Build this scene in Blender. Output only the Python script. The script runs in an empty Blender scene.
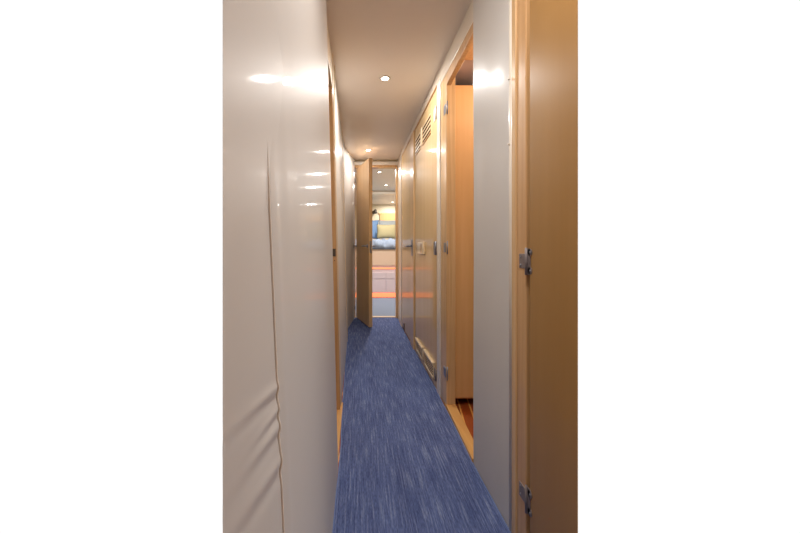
import bpy, bmesh, math, random
from mathutils import Vector
random.seed(7)
C = bpy.context.scene.collection
ZC = 0.89                      # eye height above the sole; heights below are given from eye level

# ------------------------------------------------------------------ camera
cam_d = bpy.data.cameras.new('camera'); cam = bpy.data.objects.new('camera', cam_d); C.objects.link(cam)
cam.location = (0, 0, ZC); cam.rotation_euler = (math.pi/2, 0, 0)
cam_d.sensor_width = 36; cam_d.lens = 36*320/800
cam_d.shift_x = (400-357)/800; cam_d.shift_y = -(266.5-246)/800
cam_d.clip_start = 0.02
bpy.context.scene.camera = cam
# ------------------------------------------------------------------ world
w = bpy.data.worlds.new('white_surround'); bpy.context.scene.world = w; w.use_nodes = True  # added blank white surround past the cut ends; also fills the passage
bg = w.node_tree.nodes['Background']; bg.inputs[0].default_value = (1, 1, 1, 1); bg.inputs[1].default_value = .84
vs = bpy.context.scene.view_settings
vs.view_transform = 'Standard'; vs.look = 'None'; vs.gamma = 1; vs.use_curve_mapping = False; vs.exposure = 0.32
LAMP_E = 6.5

# ------------------------------------------------------------------ materials
def s2l(c):
    return tuple(((v/255)/12.92 if v/255 <= .04045 else ((v/255+.055)/1.055)**2.4) for v in c) + (1,)
def mat(name, col, rough=.5, metal=0, coat=0, coat_r=.08, spec=.5, emit=None, es=0):
    m = bpy.data.materials.new(name); m.use_nodes = True
    b = m.node_tree.nodes['Principled BSDF']
    b.inputs['Base Color'].default_value = s2l(col); b.inputs['Roughness'].default_value = rough
    b.inputs['Metallic'].default_value = metal; b.inputs['Coat Weight'].default_value = coat
    b.inputs['Coat Roughness'].default_value = coat_r; b.inputs['Specular IOR Level'].default_value = spec
    if emit:
        b.inputs['Emission Color'].default_value = s2l(emit); b.inputs['Emission Strength'].default_value = es
    return m
def tex(m, scale, detail=4, rough=.5, rot=(0,0,0)):
    nt = m.node_tree
    tc = nt.nodes.new('ShaderNodeTexCoord'); mp = nt.nodes.new('ShaderNodeMapping'); n = nt.nodes.new('ShaderNodeTexNoise')
    g = nt.nodes.new('ShaderNodeNewGeometry')
    mp.inputs['Scale'].default_value = scale; mp.inputs['Rotation'].default_value = rot
    n.inputs['Scale'].default_value = 1; n.inputs['Detail'].default_value = detail; n.inputs['Roughness'].default_value = rough
    nt.links.new(g.outputs['Position'], mp.inputs[0]); nt.links.new(mp.outputs[0], n.inputs[0])
    return n
def ramp(m, src, stops):
    nt = m.node_tree; r = nt.nodes.new('ShaderNodeValToRGB'); e = r.color_ramp.elements
    while len(e) < len(stops): e.new(.5)
    for i, (p, c) in enumerate(stops): e[i].position = p; e[i].color = s2l(c)
    nt.links.new(src, r.inputs[0]); return r
def bump(m, src, strength, dist=.001, coat=False):
    nt = m.node_tree; b = nt.nodes.new('ShaderNodeBump'); b.inputs['Strength'].default_value = strength
    b.inputs['Distance'].default_value = dist; nt.links.new(src, b.inputs['Height'])
    p = nt.nodes['Principled BSDF']; nt.links.new(b.outputs[0], p.inputs['Normal'])
    if coat: nt.links.new(b.outputs[0], p.inputs['Coat Normal'])
def wood(name, a, b, rough=.35, coat=.6, coat_r=.08, sc=(60, 60, 1.6)):
    m = mat(name, a, rough, coat=coat, coat_r=coat_r, spec=.2)
    n = tex(m, sc, 5, .6)
    r = ramp(m, n.outputs[0], [(.32, b), (.68, a)])
    m.node_tree.links.new(r.outputs[0], m.node_tree.nodes['Principled BSDF'].inputs['Base Color'])
    return m
def vinyl(name, a, rough, coat, coat_r=.15, bs=.10):
    m = mat(name, a, rough, coat=coat, coat_r=coat_r, spec=.15)
    n = tex(m, (9, 9, 1.6), 2, .4)
    bump(m, n.outputs[0], bs, .004, True)
    return m
M = {}
M['vinyl']   = vinyl('cream_vinyl', (206, 201, 196), .5, .14, .06, .05)
M['piping']  = mat('vinyl_piping', (236, 230, 222), .5)
M['panel']   = vinyl('white_laminate', (208, 205, 202), .5, .22, .2, .06)
M['white']   = mat('white_trim_paint', (226, 216, 202), .35, coat=.5, coat_r=.12)
M['cream']   = mat('cream_trim_paint', (214, 198, 172), .4, coat=.3)
M['ceiling'] = vinyl('beige_headliner', (228, 217, 206), .4, .15, .25)
M['oak']     = wood('varnished_oak', (210, 168, 120), (192, 146, 98))
M['door']    = wood('varnished_door_veneer', (168, 128, 78), (158, 118, 69), .35, .3, .2, (9, 9, .5))
M['lit_veneer']   = wood('lit_door_veneer', (226, 188, 140), (214, 174, 126), .4, .3, .15, (12, 12, .6))  # paler door veneer; lamp light missing on the far leaf put into colour
M['gloss']   = wood('lacquered_locker_veneer', (216, 184, 138), (206, 172, 124), .5, .6, .05, (20, 20, .7))
M['orange']  = wood('orange_door_veneer', (224, 178, 124), (216, 168, 112), .55, .08, .3, (22, 22, .7))
M['edge']    = wood('pale_wood_lipping', (222, 186, 140), (200, 160, 112))
M['slot']    = mat('brown_slot_shade', (70, 44, 26), .8, spec=0)  # backing behind the slats, darkened for the shade of recessed slots
M['lip']     = mat('cream_wood_lipping', (228, 204, 166), .35, coat=.5)
M['dim']     = mat('cream_bulkhead', (196, 180, 160), .5)
M['gap']     = mat('gap_shade', (40, 22, 12), .9, spec=.1)
M['steel']   = mat('satin_steel', (150, 152, 162), .35, .8)
M['bronze']  = mat('dull_bronze_steel', (136, 126, 126), .45, .35)
M['sill']    = wood('pale_sill_wood', (222, 172, 106), (204, 150, 86), .4, .3, .1, (40, 4, 40))
M['soffit']  = mat('mauve_soffit', (190, 170, 166), .45)
M['lens']    = mat('lit_lamp_lens', (255, 250, 240), .3, emit=(255, 248, 236), es=14)
M['bezel']   = mat('white_lamp_bezel', (238, 230, 220), .35)
M['blue']    = mat('blue_pillowcase', (140, 176, 224), .8)
M['green']   = mat('olive_cushion_fabric', (200, 186, 142), .85)
M['sheet']   = mat('pale_sheet', (214, 222, 226), .8)
M['bedding'] = mat('grey_blue_bedding', (122, 132, 150), .8)
M['bedbase'] = mat('pale_pink_laminate', (236, 208, 186), .3, coat=.6)
M['drawer']  = mat('lilac_white_laminate', (236, 222, 232), .3, coat=.6)
M['led']     = mat('orange_led_strip', (255, 150, 100), .4, emit=(255, 146, 100), es=.85)
M['cabin']   = mat('cream_cabin_wall', (208, 194, 166), .5)
M['panelwood'] = wood('honey_wood_panel', (206, 160, 110), (194, 146, 96))
M['dark']    = mat('dark_fitting', (84, 74, 66), .5)
# blue woven carpet: short pale dashes running along the passage
m = mat('blue_woven_carpet', (74, 92, 142), .95, spec=.15); M['carpet'] = m
n1 = tex(m, (170, 7, 1), 3, .6); n2 = tex(m, (380, 60, 1), 2, .6); n3 = tex(m, (14, 3, 1), 2, .5)
r1 = ramp(m, n1.outputs[0], [(.30, (84, 98, 146)), (.52, (106, 122, 172)), (.74, (156, 170, 206))])
r2 = ramp(m, n2.outputs[0], [(.3, (195, 195, 198)), (.7, (255, 255, 255))])
r3 = ramp(m, n3.outputs[0], [(.3, (225, 225, 230)), (.7, (255, 255, 255))])
nt = m.node_tree
def mul(nt, a, b):
    x = nt.nodes.new('ShaderNodeMix'); x.data_type = 'RGBA'; x.blend_type = 'MULTIPLY'; x.inputs[0].default_value = 1
    nt.links.new(a, x.inputs[6]); nt.links.new(b, x.inputs[7]); return x.outputs[2]
nt.links.new(mul(nt, mul(nt, r1.outputs[0], r2.outputs[0]), r3.outputs[0]), nt.nodes['Principled BSDF'].inputs['Base Color'])
bump(m, n2.outputs[0], .5, .002)
M['binding'] = mat('pale_blue_carpet_binding', (108, 126, 172), .9)
# striped teak sole of the side room: red brown boards with pale inlay lines
m = mat('teak_and_holly', (150, 74, 32), .3, coat=.5); M['teak'] = m; nt = m.node_tree
g = nt.nodes.new('ShaderNodeNewGeometry'); mp = nt.nodes.new('ShaderNodeMapping'); mp.inputs['Rotation'].default_value = (0, 0, math.radians(10))
wv = nt.nodes.new('ShaderNodeTexWave'); wv.wave_type = 'BANDS'; wv.bands_direction = 'X'; wv.inputs['Scale'].default_value = 5.6; wv.inputs['Distortion'].default_value = 0
nt.links.new(g.outputs['Position'], mp.inputs[0]); nt.links.new(mp.outputs[0], wv.inputs[0])
r = ramp(m, wv.outputs[0], [(.0, (158, 74, 34)), (.93, (166, 78, 34)), (.95, (240, 176, 96))])
nt.links.new(r.outputs[0], nt.nodes['Principled BSDF'].inputs['Base Color'])

# ------------------------------------------------------------------ helpers
ORIG = {}
def root_of(o):
    while o.parent: o = o.parent
    return o
def thing(name, loc, label=None, cat=None, group=None, kind=None):
    o = bpy.data.objects.new(name, None); C.objects.link(o); o.empty_display_size = .05
    o.location = (loc[0], loc[1], loc[2]+ZC)
    tag(o, label, cat, group, kind); return o
def tag(o, label=None, cat=None, group=None, kind=None):
    if label: o['label'] = label
    if cat: o['category'] = cat
    if group: o['group'] = group
    if kind: o['kind'] = kind
    return o
class MB:
    def __init__(s): s.bm = bmesh.new()
    def hexa(s, p):                              # eight corners, bottom four then top four
        v = [s.bm.verts.new(q) for q in p]
        for f in ((0,3,2,1), (4,5,6,7), (0,1,5,4), (1,2,6,5), (2,3,7,6), (3,0,4,7)): s.bm.faces.new([v[i] for i in f])
        return s
    def box(s, x0, x1, y0, y1, z0, z1):
        return s.hexa([(x0,y0,z0), (x1,y0,z0), (x1,y1,z0), (x0,y1,z0), (x0,y0,z1), (x1,y0,z1), (x1,y1,z1), (x0,y1,z1)])
    def prism(s, pts, z0, z1):
        a = [s.bm.verts.new((x, y, z0)) for x, y in pts]; b = [s.bm.verts.new((x, y, z1)) for x, y in pts]
        s.bm.faces.new(list(reversed(a))); s.bm.faces.new(b); n = len(pts)
        for i in range(n): s.bm.faces.new([a[i], a[(i+1)%n], b[(i+1)%n], b[i]])
        return s
    def cyl(s, p, q, r, n=16, r2=None):
        p = Vector(p); q = Vector(q); d = (q-p).normalized(); r2 = r if r2 is None else r2
        u = d.orthogonal().normalized(); v = d.cross(u); A = []; B = []
        for i in range(n):
            t = 2*math.pi*i/n; k = u*math.cos(t)+v*math.sin(t); A.append(s.bm.verts.new(p+k*r)); B.append(s.bm.verts.new(q+k*r2))
        s.bm.faces.new(list(reversed(A))); s.bm.faces.new(B)
        for i in range(n): s.bm.faces.new([A[i], A[(i+1)%n], B[(i+1)%n], B[i]])
        return s
    def tube(s, pts, r, n=10):                   # one continuous upright cord
        L = [[s.bm.verts.new((p[0]+r*math.cos(2*math.pi*k/n), p[1]+r*math.sin(2*math.pi*k/n), p[2])) for k in range(n)] for p in pts]
        s.bm.faces.new(L[0]); s.bm.faces.new(L[-1])
        for A, B in zip(L[:-1], L[1:]):
            for k in range(n): s.bm.faces.new([A[k], A[(k+1)%n], B[(k+1)%n], B[k]])
        return s
    def ball(s, c, r, sx=1, sy=1, sz=1, n=12):
        g = bmesh.ops.create_uvsphere(s.bm, u_segments=n*2, v_segments=n, radius=r)
        for v in g['verts']: v.co = Vector((v.co.x*sx, v.co.y*sy, v.co.z*sz))+Vector(c)
        return s
    def ring(s, c, r0, r1, z0, z1, n=32):        # flat annulus solid about a vertical axis
        L = []
        for i in range(n):
            t = 2*math.pi*i/n; a, b = math.cos(t), math.sin(t)
            L.append([s.bm.verts.new((c[0]+r*a, c[1]+r*b, z)) for r, z in ((r0,z0), (r1,z0+.001), (r1,z1), (r0,z1))])
        for i in range(n):
            A, B = L[i], L[(i+1)%n]
            for k in range(4): s.bm.faces.new([A[k], A[(k+1)%4], B[(k+1)%4], B[k]])
        return s
    def slab(s, f, u0, u1, nu, v0, v1, nv, back):    # curved face f(u,v) with real thickness closed to back(u,v)
        F = [[s.bm.verts.new(f(u0+(u1-u0)*i/nu, v0+(v1-v0)*j/nv)) for j in range(nv+1)] for i in range(nu+1)]
        for i in range(nu):
            for j in range(nv): s.bm.faces.new([F[i][j], F[i+1][j], F[i+1][j+1], F[i][j+1]])
        loop = [(i, 0) for i in range(nu+1)] + [(nu, j) for j in range(1, nv+1)] + [(i, nv) for i in range(nu-1, -1, -1)] + [(0, j) for j in range(nv-1, 0, -1)]
        Bk = [s.bm.verts.new(back(u0+(u1-u0)*i/nu, v0+(v1-v0)*j/nv)) for i, j in loop]
        n = len(loop)
        for k in range(n):
            a = F[loop[k][0]][loop[k][1]]; b = F[loop[(k+1)%n][0]][loop[(k+1)%n][1]]
            s.bm.faces.new([b, a, Bk[k], Bk[(k+1)%n]])
        s.bm.faces.new(Bk); return s
    def build(s, name, m, parent=None, bev=0, smooth=False, origin=None, sub=0):
        bmesh.ops.recalc_face_normals(s.bm, faces=s.bm.faces)
        if parent is not None: org = Vector(root_of(parent).location)
        else:
            if origin: org = Vector((origin[0], origin[1], origin[2]+ZC))
            else:
                cs = [v.co for v in s.bm.verts]
                org = Vector(((min(c.x for c in cs)+max(c.x for c in cs))/2, (min(c.y for c in cs)+max(c.y for c in cs))/2, min(c.z for c in cs)+ZC))
        for v in s.bm.verts: v.co = v.co+Vector((0, 0, ZC))-org
        me = bpy.data.meshes.new(name); s.bm.to_mesh(me); s.bm.free(); me.materials.append(m)
        o = bpy.data.objects.new(name, me); C.objects.link(o)
        if parent is not None: o.parent = parent
        else: o.location = org
        if smooth:
            for p in me.polygons: p.use_smooth = True
        if bev:
            b = o.modifiers.new('b', 'BEVEL'); b.width = bev; b.segments = 2; b.limit_method = 'ANGLE'; b.angle_limit = math.radians(40)
            b.harden_normals = False
        if sub:
            q = o.modifiers.new('s', 'SUBSURF'); q.levels = sub; q.render_levels = sub
        return o
def st(o): o['kind'] = 'structure'; return o
def gs(d, wd): return math.exp(-(d/wd)**2)

FL, CE = -.89, 1.06            # sole and headliner heights from eye level
def XL(z): return -.112-.025*z  # the port side of the passage leans inboard towards the sole

# ------------------------------------------------------------------ the setting: sole and headliner
st(MB().prism([(-.14,-.8), (.53,-.8), (.53,1.31), (.90,1.31), (.90,1.98), (.75,1.98), (.75,4.0), (1.35,4.0), (1.35,8.3), (-.9,8.3), (-.9,4.0), (-.44,4.0), (-.44,1.27), (-.14,1.27)], FL-.04, FL).build('floor', M['teak']))
st(MB().prism([(-.14,-.8), (.92,-.8), (.92,2.0), (.75,2.0), (.75,4.0), (1.35,4.0), (1.35,8.3), (-.9,8.3), (-.9,4.0), (-.44,4.0), (-.44,1.27), (-.14,1.27)], CE, CE+.04).build('ceiling', M['ceiling']))

# ---- port side: padded vinyl wall near the eye
def seam(z): return .365-.07*z
Y0 = .2245
def fx(y, z):
    k = min(1, max(0, (y-Y0)/.115)); x = (XL(z)+.014)*k+(-.0943)*(1-k)
    ys = seam(z); d = abs(y-ys)
    x += -.0009*gs(d, .005)                          # seam pulled in
    if y > ys:
        up = 1/(1+math.exp(-(z+.02)*12))
        x += .0006*up*math.sin(d*75)*math.exp(-d*9)      # soft vertical ripples in the padding
        x += .0016*(1-up)*gs(d-.03, .015)
    else:
        for (zc, sl, a, wd, ln) in ((-.166, .22, .0022, .006, .10), (-.192, .16, .0018, .005, .07), (-.214, .24, .0020, .007, .09), (-.256, .30, .0022, .009, .12)):   # creases low on the panel
            q = (z-zc)-d*sl
            x += .75*a*(gs(q, wd)-.7*gs(q+wd*1.7, wd))*math.exp(-(d/ln)**2)
    if y > 1.28: x -= (y-1.28)**2*20
    return x
def warp(u, z):                                      # columns crowd together at the seam
    ys = seam(z)
    return Y0+(ys-Y0)*(1-(1-u/.35)**1.6) if u < .35 else ys+(1.3-ys)*((u-.35)/.65)**1.9
def pbk(y, z): return max(XL(z)-.035, -.4195*y) if y < .5 else XL(z)-.035
pad = MB().slab(lambda u, z: (fx(warp(u, z), z), warp(u, z), z), 0, 1, 130, -.5, .45, 330, lambda u, z: (pbk(warp(u, z), z), warp(u, z), z)).build('wall_left', M['vinyl'], smooth=True)
st(pad)
for z0, z1, nz in ((FL, -.5, 40), (.45, CE, 60)):
    st(MB().slab(lambda u, z: (fx(warp(u, z), z), warp(u, z), z), 0, 1, 130, z0, z1, nz, lambda u, z: (pbk(warp(u, z), z), warp(u, z), z)).build('wall_left', M['vinyl'], smooth=True))
b = MB()
pz = [FL+(CE-FL)*i/450 for i in range(451)]
b.tube([(fx(seam(a), a)+.0009, seam(a), a) for a in pz], .0015)
b.build('piping', M['piping'], pad, smooth=True)

# unseen walls added behind the eye to block light from the white surround
st(MB().box(-.14, .53, -.82, -.8, FL, CE).build('wall_aft_blocker', M['dim']))
st(MB().box(-.14, -.098, -.8, .07, FL, CE).build('wall_aft_blocker', M['dim']))
st(MB().box(.49, .53, -.8, .33, FL, CE).build('wall_aft_blocker', M['oak']))

# ---- port side beyond the doorway
def lean(b, y0, y1, z0, z1, off=0, th=.05):
    return b.hexa([(XL(z0)+off-th,y0,z0), (XL(z0)+off,y0,z0), (XL(z0)+off,y1,z0), (XL(z0)+off-th,y1,z0),
                   (XL(z1)+off-th,y0,z1), (XL(z1)+off,y0,z1), (XL(z1)+off,y1,z1), (XL(z1)+off-th,y1,z1)])
st(lean(MB(), 1.82, 2.96, FL, CE, 0).build('wall_port', M['panel']))
st(MB().hexa([(XL(FL)-.05,2.96,FL), (XL(FL),2.96,FL), (-.100,3.42,FL), (-.16,3.42,FL), (XL(CE)-.05,2.96,CE), (XL(CE),2.96,CE), (-.135,3.42,CE), (-.19,3.42,CE)]).build('wall_port', M['panel']))
st(MB().hexa([(-.16,3.42,FL), (-.100,3.42,FL), (-.028,3.93,FL), (-.09,3.99,FL), (-.19,3.42,CE), (-.135,3.42,CE), (-.028,3.93,CE), (-.09,3.99,CE)]).build('wall_port', M['panel']))
st(lean(MB(), 2.952, 2.972, FL, CE, .003, .02).build('trim_1', M['lip'], bev=.001))
# doorway in the port side
d = thing('door_1', (XL(FL), 1.72, FL), kind='structure')
lean(MB(), 1.72, 1.762, FL, .862, 0, .16).build('door_jamb', M['oak'], d, bev=.0015)
lean(MB(), 1.762, 1.822, FL, CE, .004, .03).build('door_casing', M['cream'], d, bev=.0015)
lean(MB(), 1.29, 1.762, .862, CE, 0, .05).build('door_head', M['cream'], d, bev=.0015)
sp = lean(MB(), 1.714, 1.720, -.055, -.015, -.003, .018).build('strike_plate', M['dark'], d)
for z in (-.02, -.035, -.05, -.078): MB().cyl((XL(z)-.010, 1.7135, z), (XL(z)-.010, 1.7205, z), .0028, 10).build('screw', M['dark'], d)
MB().box(-.30, -.0785, 1.29, 1.80, FL, FL+.012).build('door_sill', M['sill'], d, bev=.002)
# lobby behind that doorway
st(MB().box(-.44, -.42, 1.27, 1.9, FL, CE).build('wall_lobby', M['cabin']))
st(MB().box(-.42, -.13, 1.27, 1.29, FL, CE).build('wall_lobby', M['cabin']))
st(MB().box(-.42, -.13, 1.88, 1.90, FL, CE).build('wall_lobby', M['cabin']))

# ---- starboard side
XR = .49
def gx(y, z):
    return .475+.0009*math.sin(z*5+1)+.0006*math.sin(y*40+z*2)
pn = MB().slab(lambda y, z: (gx(y, z), y, z), 1.0, 1.305, 20, FL, CE, 60, lambda y, z: (.53, y, z)).build('wall_right', M['panel'], smooth=True); st(pn)
m_ = pn.modifiers.new('e', 'EDGE_SPLIT'); m_.split_angle = math.radians(50)
for o_ in C.objects:
    if o_.name.startswith('wall_left'): m_ = o_.modifiers.new('e', 'EDGE_SPLIT'); m_.split_angle = math.radians(50)
t = st(MB().cyl((.480, .992, FL), (.480, .992, CE), .0085, 16).build('trim_2', M['white'], smooth=True))
for px, py in ((510.5, 77), (509, 143)):
    y = .992; z = (246-py)/320*y*.985
    MB().cyl((.4722, y-.002, z), (.466, y-.002, z), .0036, 12, .0026).build('snap_fastener', M['bezel'], t, smooth=True)
# ceiling cove
st(MB().hexa([(.487,1.0,.945), (.55,1.0,.945), (.55,1.96,.945), (.487,1.96,.945), (.495,1.0,CE), (.55,1.0,CE), (.55,1.96,CE), (.495,1.96,CE)]).build('trim_3', M['white'], bev=.002))
st(MB().hexa([(.487,1.96,.985), (.55,1.96,.985), (.55,3.53,.985), (.487,3.53,.985), (.495,1.96,CE), (.55,1.96,CE), (.55,3.53,CE), (.495,3.53,CE)]).build('trim_4', M['white'], bev=.002))
st(MB().box(.486, .50, 1.96, 3.53, .978, .986).build('trim_5', M['oak']))

# nearest doorway: closed door with hinges on its far edge
d = thing('door_2', (.49, .90, FL), kind='structure')
MB().box(.474, .52, .958, .982, FL, CE).build('door_casing', M['edge'], d, bev=.002)
MB().box(.478, .52, .906, .958, FL, CE).build('door_jamb', M['oak'], d, bev=.003)
MB().box(.500, .53, .885, .906, FL, CE).build('door_rebate', M['gap'], d)  # shade inside the door gap put into this dark colour
MB().prism([(.478,.6925), (.510,.738), (.515,.887), (.478,.887)], FL+.008, CE-.004).build('door_leaf', M['door'], d, bev=.0025)
def hinge_near(z):
    h = MB().box(.4755, .4785, .903, .940, z-.021, z+.021).build('hinge', M['bronze'], d, bev=.002)
    MB().cyl((.474, .8965, z-.038), (.474, .8965, z+.038), .0038, 14).build('hinge_knuckle', M['bronze'], h, smooth=True)
    q = MB()
    q.box(.4755, .4785, .880, .893, z-.036, z+.036); q.cyl((.4755, .882, z+.025), (.4785, .882, z+.025), .010, 14); q.cyl((.4755, .882, z-.025), (.4785, .882, z-.025), .010, 14)
    q.build('hinge_flap', M['bronze'], h)
    for yy, zz in ((.930, z-.012), (.930, z+.012), (.879, z+.025), (.879, z-.025)): MB().cyl((.4757, yy, zz), (.4735, yy, zz), .0038, 12, .002).build('screw', M['steel'], h, smooth=True)
hinge_near(-.043); hinge_near(-.709)

# doorway to the side room with its door folded back into the room
d = thing('door_3', (.49, 1.76, FL), kind='structure')
MB().box(.489, .54, 1.752, 1.866, FL, .945).build('door_jamb', M['edge'], d, bev=.003)
MB().hexa([(.489,1.305,.905), (.515,1.305,.905), (.515,1.754,.88), (.489,1.754,.88), (.489,1.305,.946), (.515,1.305,.946), (.515,1.754,.946), (.489,1.754,.946)]).build('door_head', M['oak'], d, bev=.002)
q = MB().box(.509, .86, 1.770, 1.808, -.849, .895).build('door_leaf', M['orange'], d, bev=.014)
q.modifiers[0].segments = 4
MB().box(.496, .5085, 1.772, 1.80, FL+.02, .88).build('door_gap_shade', M['dark'], d)  # dark strip put in for the shaded gap between jamb and leaf
for z in (.757, -.008, -.698):
    h = MB().box(.4865, .4895, 1.757, 1.800, z-.026, z+.026).build('hinge', M['steel'], d, bev=.002)
    MB().cyl((.494, 1.749, z-.036), (.494, 1.749, z+.036), .0035, 14).build('hinge_knuckle', M['steel'], h, smooth=True)
MB().hexa([(.470,1.305,FL), (.515,1.305,FL), (.548,1.87,FL), (.492,1.87,FL), (.470,1.305,FL+.022), (.515,1.305,FL+.022), (.548,1.87,FL+.022), (.492,1.87,FL+.022)]).build('door_sill', M['sill'], d, bev=.002)
# the side room
st(MB().box(.53, .90, 1.305, 1.33, FL, CE).build('wall_side_room', M['cabin']))
st(MB().box(.88, .90, 1.33, 2.0, FL, CE).build('wall_side_room', M['oak']))
st(MB().box(.54, .88, 1.95, 1.975, FL, CE).build('wall_side_room', M['orange']))
st(MB().box(.516, .88, 1.62, 1.95, .955, .975).build('trim_6', M['soffit']))
st(MB().box(.516, .88, 1.45, 1.62, .94, CE).build('trim_7', M['oak'], bev=.003))

# glossy white post and the lockers
st(MB().box(.484, .54, 1.872, 1.948, FL, .985).build('trim_8', M['white'], bev=.008))
lk = thing('locker', (.6, 2.33, FL), 'tall glossy blond wood locker with slatted vents high and low beside white post', 'locker')
MB().box(.515, .75, 1.95, 2.72, FL+.0, .98).build('body', M['door'], lk)
dr = MB().box(.490, .512, 1.968, 2.69, -.881, .972).build('door', M['gloss'], lk, bev=.002)
def louver(y0, y1, z0, z1, low):
    f = MB()
    if low:
        f.box(.472, .491, y0, y1, z1-.016, z1); f.box(.480, .491, y0, y0+.010, z0, z1-.01); f.box(.480, .491, y1-.010, y1, z0, z1-.01); f.box(.480, .491, y0, y1, z0, z0+.008)
        v = f.build('vent_frame', M['lip'], lk, bev=.002)
    else:
        f.box(.484, .491, y0, y1, z0-.014, z0-.004)
        v = f.build('vent_frame', M['oak'], lk, bev=.001)
    s = MB(); n = 5 if low else 4; zz0, zz1 = (z0, z1) if not low else (z0+.008, z1-.018)
    p = (zz1-zz0)/n; h = p*(.5 if not low else .45)
    for i in range(n):
        z = zz0+p*i+(p-h)
        s.hexa([(.4865,y0+.008,z), (.4895,y0+.008,z+.002), (.4895,y1-.008,z+.002), (.4865,y1-.008,z), (.4865,y0+.008,z+h-.002), (.4895,y0+.008,z+h), (.4895,y1-.008,z+h), (.4865,y1-.008,z+h-.002)])
    s.build('slats', M['lip'], lk)
    if not low: MB().box(.4885, .4905, y0+.012, y1-.012, z0, z1).build('vent_backing', M['slot'], lk)
    if low: MB().box(.489, .4905, y0+.008, y1-.008, z0+.006, z1-.008).build('vent_backing', M['slot'], lk)
louver(2.12, 2.39, .762, .886, False); louver(2.47, 2.68, .762, .886, False)
MB().box(.484, .491, 2.412, 2.452, .765, .895).build('stile', M['lip'], lk, bev=.002)
louver(2.02, 2.29, -.842, -.735, True); louver(2.35, 2.61, -.842, -.745, True)
lt = MB().box(.474, .491, 2.30, 2.52, -.062, .030).build('latch', M['lip'], lk, bev=.006)
MB().box(.4725, .475, 2.335, 2.40, -.050, .018).build('latch_pull', M['edge'], lt, bev=.001)
for z0, z1, mm in ((.785, .865, M['white']), (-.055, .028, M['steel']), (-.83, -.765, M['bronze'])):
    h = MB().box(.4865, .4905, 1.99, 2.035, z0, z1).build('hinge', mm, lk, bev=.001)
    MB().cyl((.486, 1.974, z0), (.486, 1.974, z1), .005, 12).build('hinge_knuckle', mm, h, smooth=True)
st(MB().box(.480, .54, 2.725, 2.875, FL+.0, .985).build('trim_9', M['edge'], bev=.003))
fl_ = thing('locker', (.6, 3.2, FL), 'narrow glossy blond wood locker with lever handle next to the far doorway', 'locker')
MB().box(.515, .75, 2.88, 3.52, FL, .98).build('body', M['door'], fl_)
MB().box(.490, .512, 2.885, 3.51, -.872, .978).build('door', M['gloss'], fl_, bev=.002)
hd = MB().box(.476, .4805, 2.755, 2.82, -.085, .055).build('handle_plate', M['steel'], fl_, bev=.002)
q = MB(); q.cyl((.478, 2.79, .0), (.445, 2.79, .0), .008, 12); q.cyl((.447, 2.785, .0), (.447, 2.93, -.004), .007, 12); q.build('handle', M['steel'], hd, smooth=True)
MB().box(.482, .4905, 3.30, 3.33, -.872, -.80).build('foot_catch', M['dark'], fl_)
st(MB().box(.500, .56, 3.53, 3.95, FL, CE).build('wall_starboard', M['white']))
st(MB().box(.484, .56, 3.515, 3.535, FL, CE).build('trim_10', M['white'], bev=.002))

# ---- end of the passage: doorway and its open door
ye = 3.95
d = thing('door_4', (-.02, ye, FL), kind='structure')
MB().box(-.06, -.018, ye-.02, ye+.05, FL, .963).build('door_jamb', M['oak'], d, bev=.002)
MB().box(.478, .500, ye-.02, ye+.05, FL, .963).build('door_jamb', M['edge'], d, bev=.002)
MB().box(-.06, .495, ye-.02, ye+.05, .963, .992).build('door_head', M['oak'], d, bev=.002)
MB().box(-.06, .50, ye-.03, ye+.05, .993, 1.035).build('door_casing', M['white'], d, bev=.004)
MB().box(-.018, .478, ye, ye+.05, FL, FL+.016).build('door_sill', M['lip'], d, bev=.003)
H = Vector((-.010, 3.925)); F = Vector((.128, 3.44)); u = (F-H).normalized(); n_ = Vector((-u.y, u.x)); 
if n_.x < 0: n_ = -n_
T = .038
def dp(a, b): p = H+u*a+n_*b; return (p.x, p.y)
L = (F-H).length
MB().prism([dp(0,0), dp(L,0), dp(L,T), dp(0,T)], -.872, .945).build('door_leaf', M['lit_veneer'], d, bev=.002)
MB().prism([dp(L,-.0005), dp(L+.003,-.0005), dp(L+.003,T), dp(L,T)], -.872, .945).build('door_lipping', M['edge'], d)
pl = MB().prism([dp(L+.003,.008), dp(L+.006,.008), dp(L+.006,.030), dp(L+.003,.030)], -.075, .055).build('lock_plate', M['steel'], d)
q = MB(); z = .0
p0 = dp(L-.05, 0); p1 = dp(L-.05, -.045); p2 = dp(L-.11, -.045)
q.cyl((*p0, z), (*p1, z), .008, 12); q.cyl((*p1, z), (*p2, z), .007, 12); q.cyl((*dp(L-.05, -.004), z), (*p0, z), .022, 16)
q.build('handle', M['steel'], d, smooth=True)
q = MB(); p0 = dp(L-.05, T); p1 = dp(L-.05, T+.045); p2 = dp(L-.14, T+.045)
q.cyl((*p0, z), (*p1, z), .008, 12); q.cyl((*p1, z), (*p2, z), .007, 12); q.build('handle', M['steel'], d, smooth=True)
for zz in (.93, .80, -.75): MB().cyl((-.024, 3.922, zz-.03), (-.024, 3.922, zz+.03), .008, 12).build('hinge', M['bronze'], d, smooth=True)
hk = thing('coat_hook', (-.035, 3.86, .0), 'small steel hook on the white wall left of the open far door', 'hook')
q = MB(); q.cyl((-.039, 3.86, 0), (-.010, 3.84, 0), .006, 12); q.ball((-.008, 3.839, 0), .010); q.build('arm', M['steel'], hk, smooth=True)
MB().hexa([(-.043,3.845,-.03), (-.036,3.84,-.03), (-.032,3.875,-.03), (-.039,3.88,-.03), (-.043,3.845,.03), (-.036,3.84,.03), (-.032,3.875,.03), (-.039,3.88,.03)]).build('back_plate', M['steel'], hk)
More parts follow.
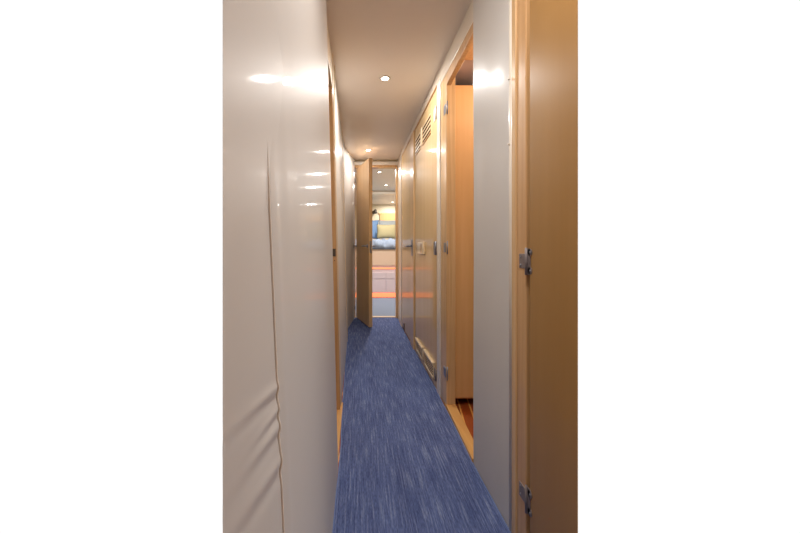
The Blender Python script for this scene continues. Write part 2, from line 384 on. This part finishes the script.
# head of the end wall and bulkheads round the cabin
st(MB().box(-.2, .60, ye, ye+.05, 1.035, CE).build('wall_end', M['cabin']))
st(MB().box(-.9, -.06, 4.0, 4.03, FL, CE).build('wall_cabin', M['cabin']))
st(MB().box(.495, 1.35, 3.96, 4.0, FL, CE).build('wall_cabin', M['cabin']))
st(MB().box(-.93, -.9, 4.0, 8.3, FL, CE).build('wall_cabin', M['cabin']))
st(MB().box(1.35, 1.38, 4.0, 8.3, FL, CE).build('wall_cabin', M['cabin']))
st(MB().box(-.9, 1.35, 8.2, 8.25, FL, CE).build('wall_cabin', M['cabin']))
st(MB().box(-.9, 1.35, 6.15, 6.25, 1.0, CE).build('trim_11', M['white'], bev=.02))

# ------------------------------------------------------------------ carpets
Lc = [(.2,-.078), (.987,-.0775), (1.39,-.0725), (1.79,-.083), (2.4,-.088), (2.9,-.091), (3.28,-.094), (3.42,-.099), (3.90,-.032), (3.948,-.018)]
Rc = [(.2,.474), (.987,.4735), (1.317,.472), (1.60,.480), (1.84,.484), (1.95,.489), (2.70,.489), (2.88,.488), (3.5,.488), (3.948,.499)]
def edge(T_, y):
    for (a, p), (b, q) in zip(T_[:-1], T_[1:]):
        if a <= y <= b: return p+(q-p)*(y-a)/(b-a)
    return T_[-1][1]
ys = [.2+.0624*i for i in range(61)]; ys[-1] = 3.948
jit = [random.uniform(-.0008, .0008) for _ in ys]
cp = thing('carpet_runner', (.2, 2.0, FL), 'long blue woven carpet running down the narrow passage', 'carpet')
left = [(edge(Lc, y)+j, y) for y, j in zip(ys, jit)]; right = [(edge(Rc, y)+j, y) for y, j in zip(ys, reversed(jit))]
MB().prism([(x+.004, y) for x, y in left]+[(x-.004, y) for x, y in reversed(right)], FL, FL+.008).build('pile', M['carpet'], cp)
b = MB()
for E in (left, right):
    b = MB()
    for p, q in zip(E[:-1], E[1:]):
        sgn = 1 if E is left else -1
        b.hexa([(p[0],p[1],FL), (p[0]+.0045*sgn,p[1],FL), (q[0]+.0045*sgn,q[1],FL), (q[0],q[1],FL), (p[0],p[1],FL+.0088), (p[0]+.0045*sgn,p[1],FL+.0088), (q[0]+.0045*sgn,q[1],FL+.0088), (q[0],q[1],FL+.0088)])
    b.build('binding', M['binding'], cp)

M['cabincarpet'] = mat('grey_blue_carpet', (124, 136, 158), .9)
tag(MB().box(-.88, 1.33, 4.02, 5.46, FL, FL+.008).build('cabin_carpet', M['cabincarpet']), 'grey blue carpet on the cabin floor beyond the far doorway', 'carpet')

# ------------------------------------------------------------------ far cabin: berth and bedding
bd = thing('berth', (.3, 6.6, FL), 'raised cabin berth with pale drawer fronts and orange lit strips', 'bed')
MB().box(-.5, 1.3, 5.56, 8.1, FL+.0, -.30).build('base', M['drawer'], bd)
for i, (x0, x1) in enumerate(((-.13, .495), (.505, 1.13))):
    for (z0, z1) in ((-.80, -.575), (-.565, -.46)):
        MB().box(x0, x1, 5.54, 5.56, z0, z1).build('drawer', M['drawer'], bd, bev=.004)
MB().box(-.5, 1.3, 5.53, 8.1, -.34, -.055).build('side_board', M['bedbase'], bd, bev=.008)
MB().box(-.45, 1.25, 5.535, 5.56, -.885, -.815).build('light_strip', M['led'], bd, bev=.004)
MB().box(-.45, 1.25, 5.545, 5.562, -.40, -.375).build('light_strip', M['led'], bd, bev=.004)
def wrinkle(x, y):
    return .016*math.sin(x*19+y*7)+.014*math.sin(x*33-y*11+1)+.010*math.sin(x*51+y*23+2)
b = MB().slab(lambda x, y: (x, y+(.0 if y > 5.56 else wrinkle(x*1.3, 3)*1.2), .105+wrinkle(x, y)-(max(0, 5.66-y)*8)**2*.06), -.45, 1.25, 90, 5.50, 7.95, 60, lambda x, y: (x, y, -.056))
mt = b.build('mattress', M['bedding'], bd, smooth=True)
def pillow(name, c, sx, sy, sz, m, label, cat, tilt):
    b = MB(); n = 22
    def P(u, v, s):
        e = (1-abs(u)**2.6)*(1-abs(v)**2.6); k = 1-.10*(u*u*v*v)*0-.06*((1-abs(u))*(abs(v)**3)+(1-abs(v))*(abs(u)**3))
        return Vector((u*sx*k, s*sy*max(e, 0)**.5, v*sz*k))
    import mathutils
    R = mathutils.Matrix.Rotation(tilt, 3, 'X')
    for s in (-1, 1):
        G = [[b.bm.verts.new(R@P(-1+2*i/n, -1+2*j/n, s)+Vector(c)) for j in range(n+1)] for i in range(n+1)]
        for i in range(n):
            for j in range(n): b.bm.faces.new([G[i][j], G[i+1][j], G[i+1][j+1], G[i][j+1]])
    bmesh.ops.remove_doubles(b.bm, verts=b.bm.verts, dist=.0005)
    return tag(b.build(name, m, smooth=True), label, cat)
pillow('pillow', (.33, 6.72, .345), .12, .07, .20, M['blue'], 'blue pillow standing at the left end of the berth', 'pillow', .1)
pillow('cushion', (.60, 6.46, .295), .20, .07, .14, M['green'], 'olive green cushion leaning in front of the pale pillow on the berth', 'cushion', .12)
pillow('pillow', (.66, 6.90, .355), .20, .08, .20, M['sheet'], 'pale pillow behind the olive green cushion on the berth', 'pillow', .12)
hb = thing('headboard_panel', (.8, 8.19, .45), 'honey coloured wood panel on the cabin wall above the pillows', 'panel')
MB().box(.58, 1.1, 8.17, 8.2, .50, .82).build('board', M['panelwood'], hb, bev=.004)
MB().box(.55, 1.13, 8.165, 8.2, .82, .85).build('rail', M['edge'], hb, bev=.003)
wl = thing('wall_lamp', (.43, 8.19, .80), 'small dark wall lamp on the cream cabin wall above the blue pillow', 'lamp')
MB().cyl((.43, 8.2, .86), (.43, 8.18, .86), .045, 20).build('back_plate', M['dark'], wl, smooth=True)
MB().cyl((.43, 8.18, .86), (.46, 8.10, .88), .012, 12).build('arm', M['dark'], wl, smooth=True)
MB().cyl((.46, 8.10, .92), (.47, 8.08, .83), .03, 16, .05).build('lamp_shade', M['dark'], wl, smooth=True)

# ------------------------------------------------------------------ recessed ceiling lamps, each with its own light
def downlight(x, y, label, e, first=[None]):
    loc = (x, y, CE+ZC)
    if first[0] is None:
        r = thing('downlight', (x, y, CE))
        MB().ring((x, y), .022, .034, CE-.005, CE+.001).build('bezel', M['bezel'], r, smooth=True)
        MB().cyl((x, y, CE-.0035), (x, y, CE+.001), .0225, 28).build('lens', M['lens'], r)
        first[0] = r
    else:
        src = first[0]; r = src.copy(); C.objects.link(r); r.location = loc
        for ch in list(src.children):
            if ch.type == 'LIGHT': continue
            c = ch.copy(); C.objects.link(c); c.parent = r
    tag(r, label, 'ceiling light', 'recessed ceiling lights')
    ld = bpy.data.lights.new('lamp_light', 'AREA'); ld.shape = 'DISK'; ld.size = .07; ld.energy = e; ld.color = (1, .965, .92)
    lo = bpy.data.objects.new('lamp_light', ld); C.objects.link(lo); lo.parent = r; lo.location = (0, 0, -.007)
    return r
downlight(.177, 2.02, 'large bright round recessed light in the passage ceiling, nearest in view', LAMP_E)
downlight(.125, 3.53, 'round recessed light in the passage ceiling just before the far doorway', LAMP_E*.6)
downlight(.32, 4.58, 'first recessed light in the cabin ceiling beyond the far doorway', LAMP_E*2.2)
downlight(.504, 5.56, 'middle of the three recessed lights in the cabin ceiling beyond the doorway', LAMP_E*2.8)
downlight(.855, 7.70, 'farthest recessed light, low in view near the cabin wall', LAMP_E*2.4)
ld = bpy.data.lights.new('side_room_fill', 'POINT'); ld.shadow_soft_size = .04; ld.energy = 3.2; ld.color = (1, .90, .80)  # unseen point lamp added to brighten the soffit and open door
lo = bpy.data.objects.new('side_room_fill', ld); C.objects.link(lo); lo.location = (.80, 1.40, .86+ZC)
ld = bpy.data.lights.new('passage_light', 'AREA'); ld.shape = 'DISK'; ld.size = .05; ld.energy = LAMP_E*1.1; ld.color = (1, .965, .92)
lo = bpy.data.objects.new('passage_light', ld); C.objects.link(lo); lo.location = (.18, .5, CE-.01+ZC)
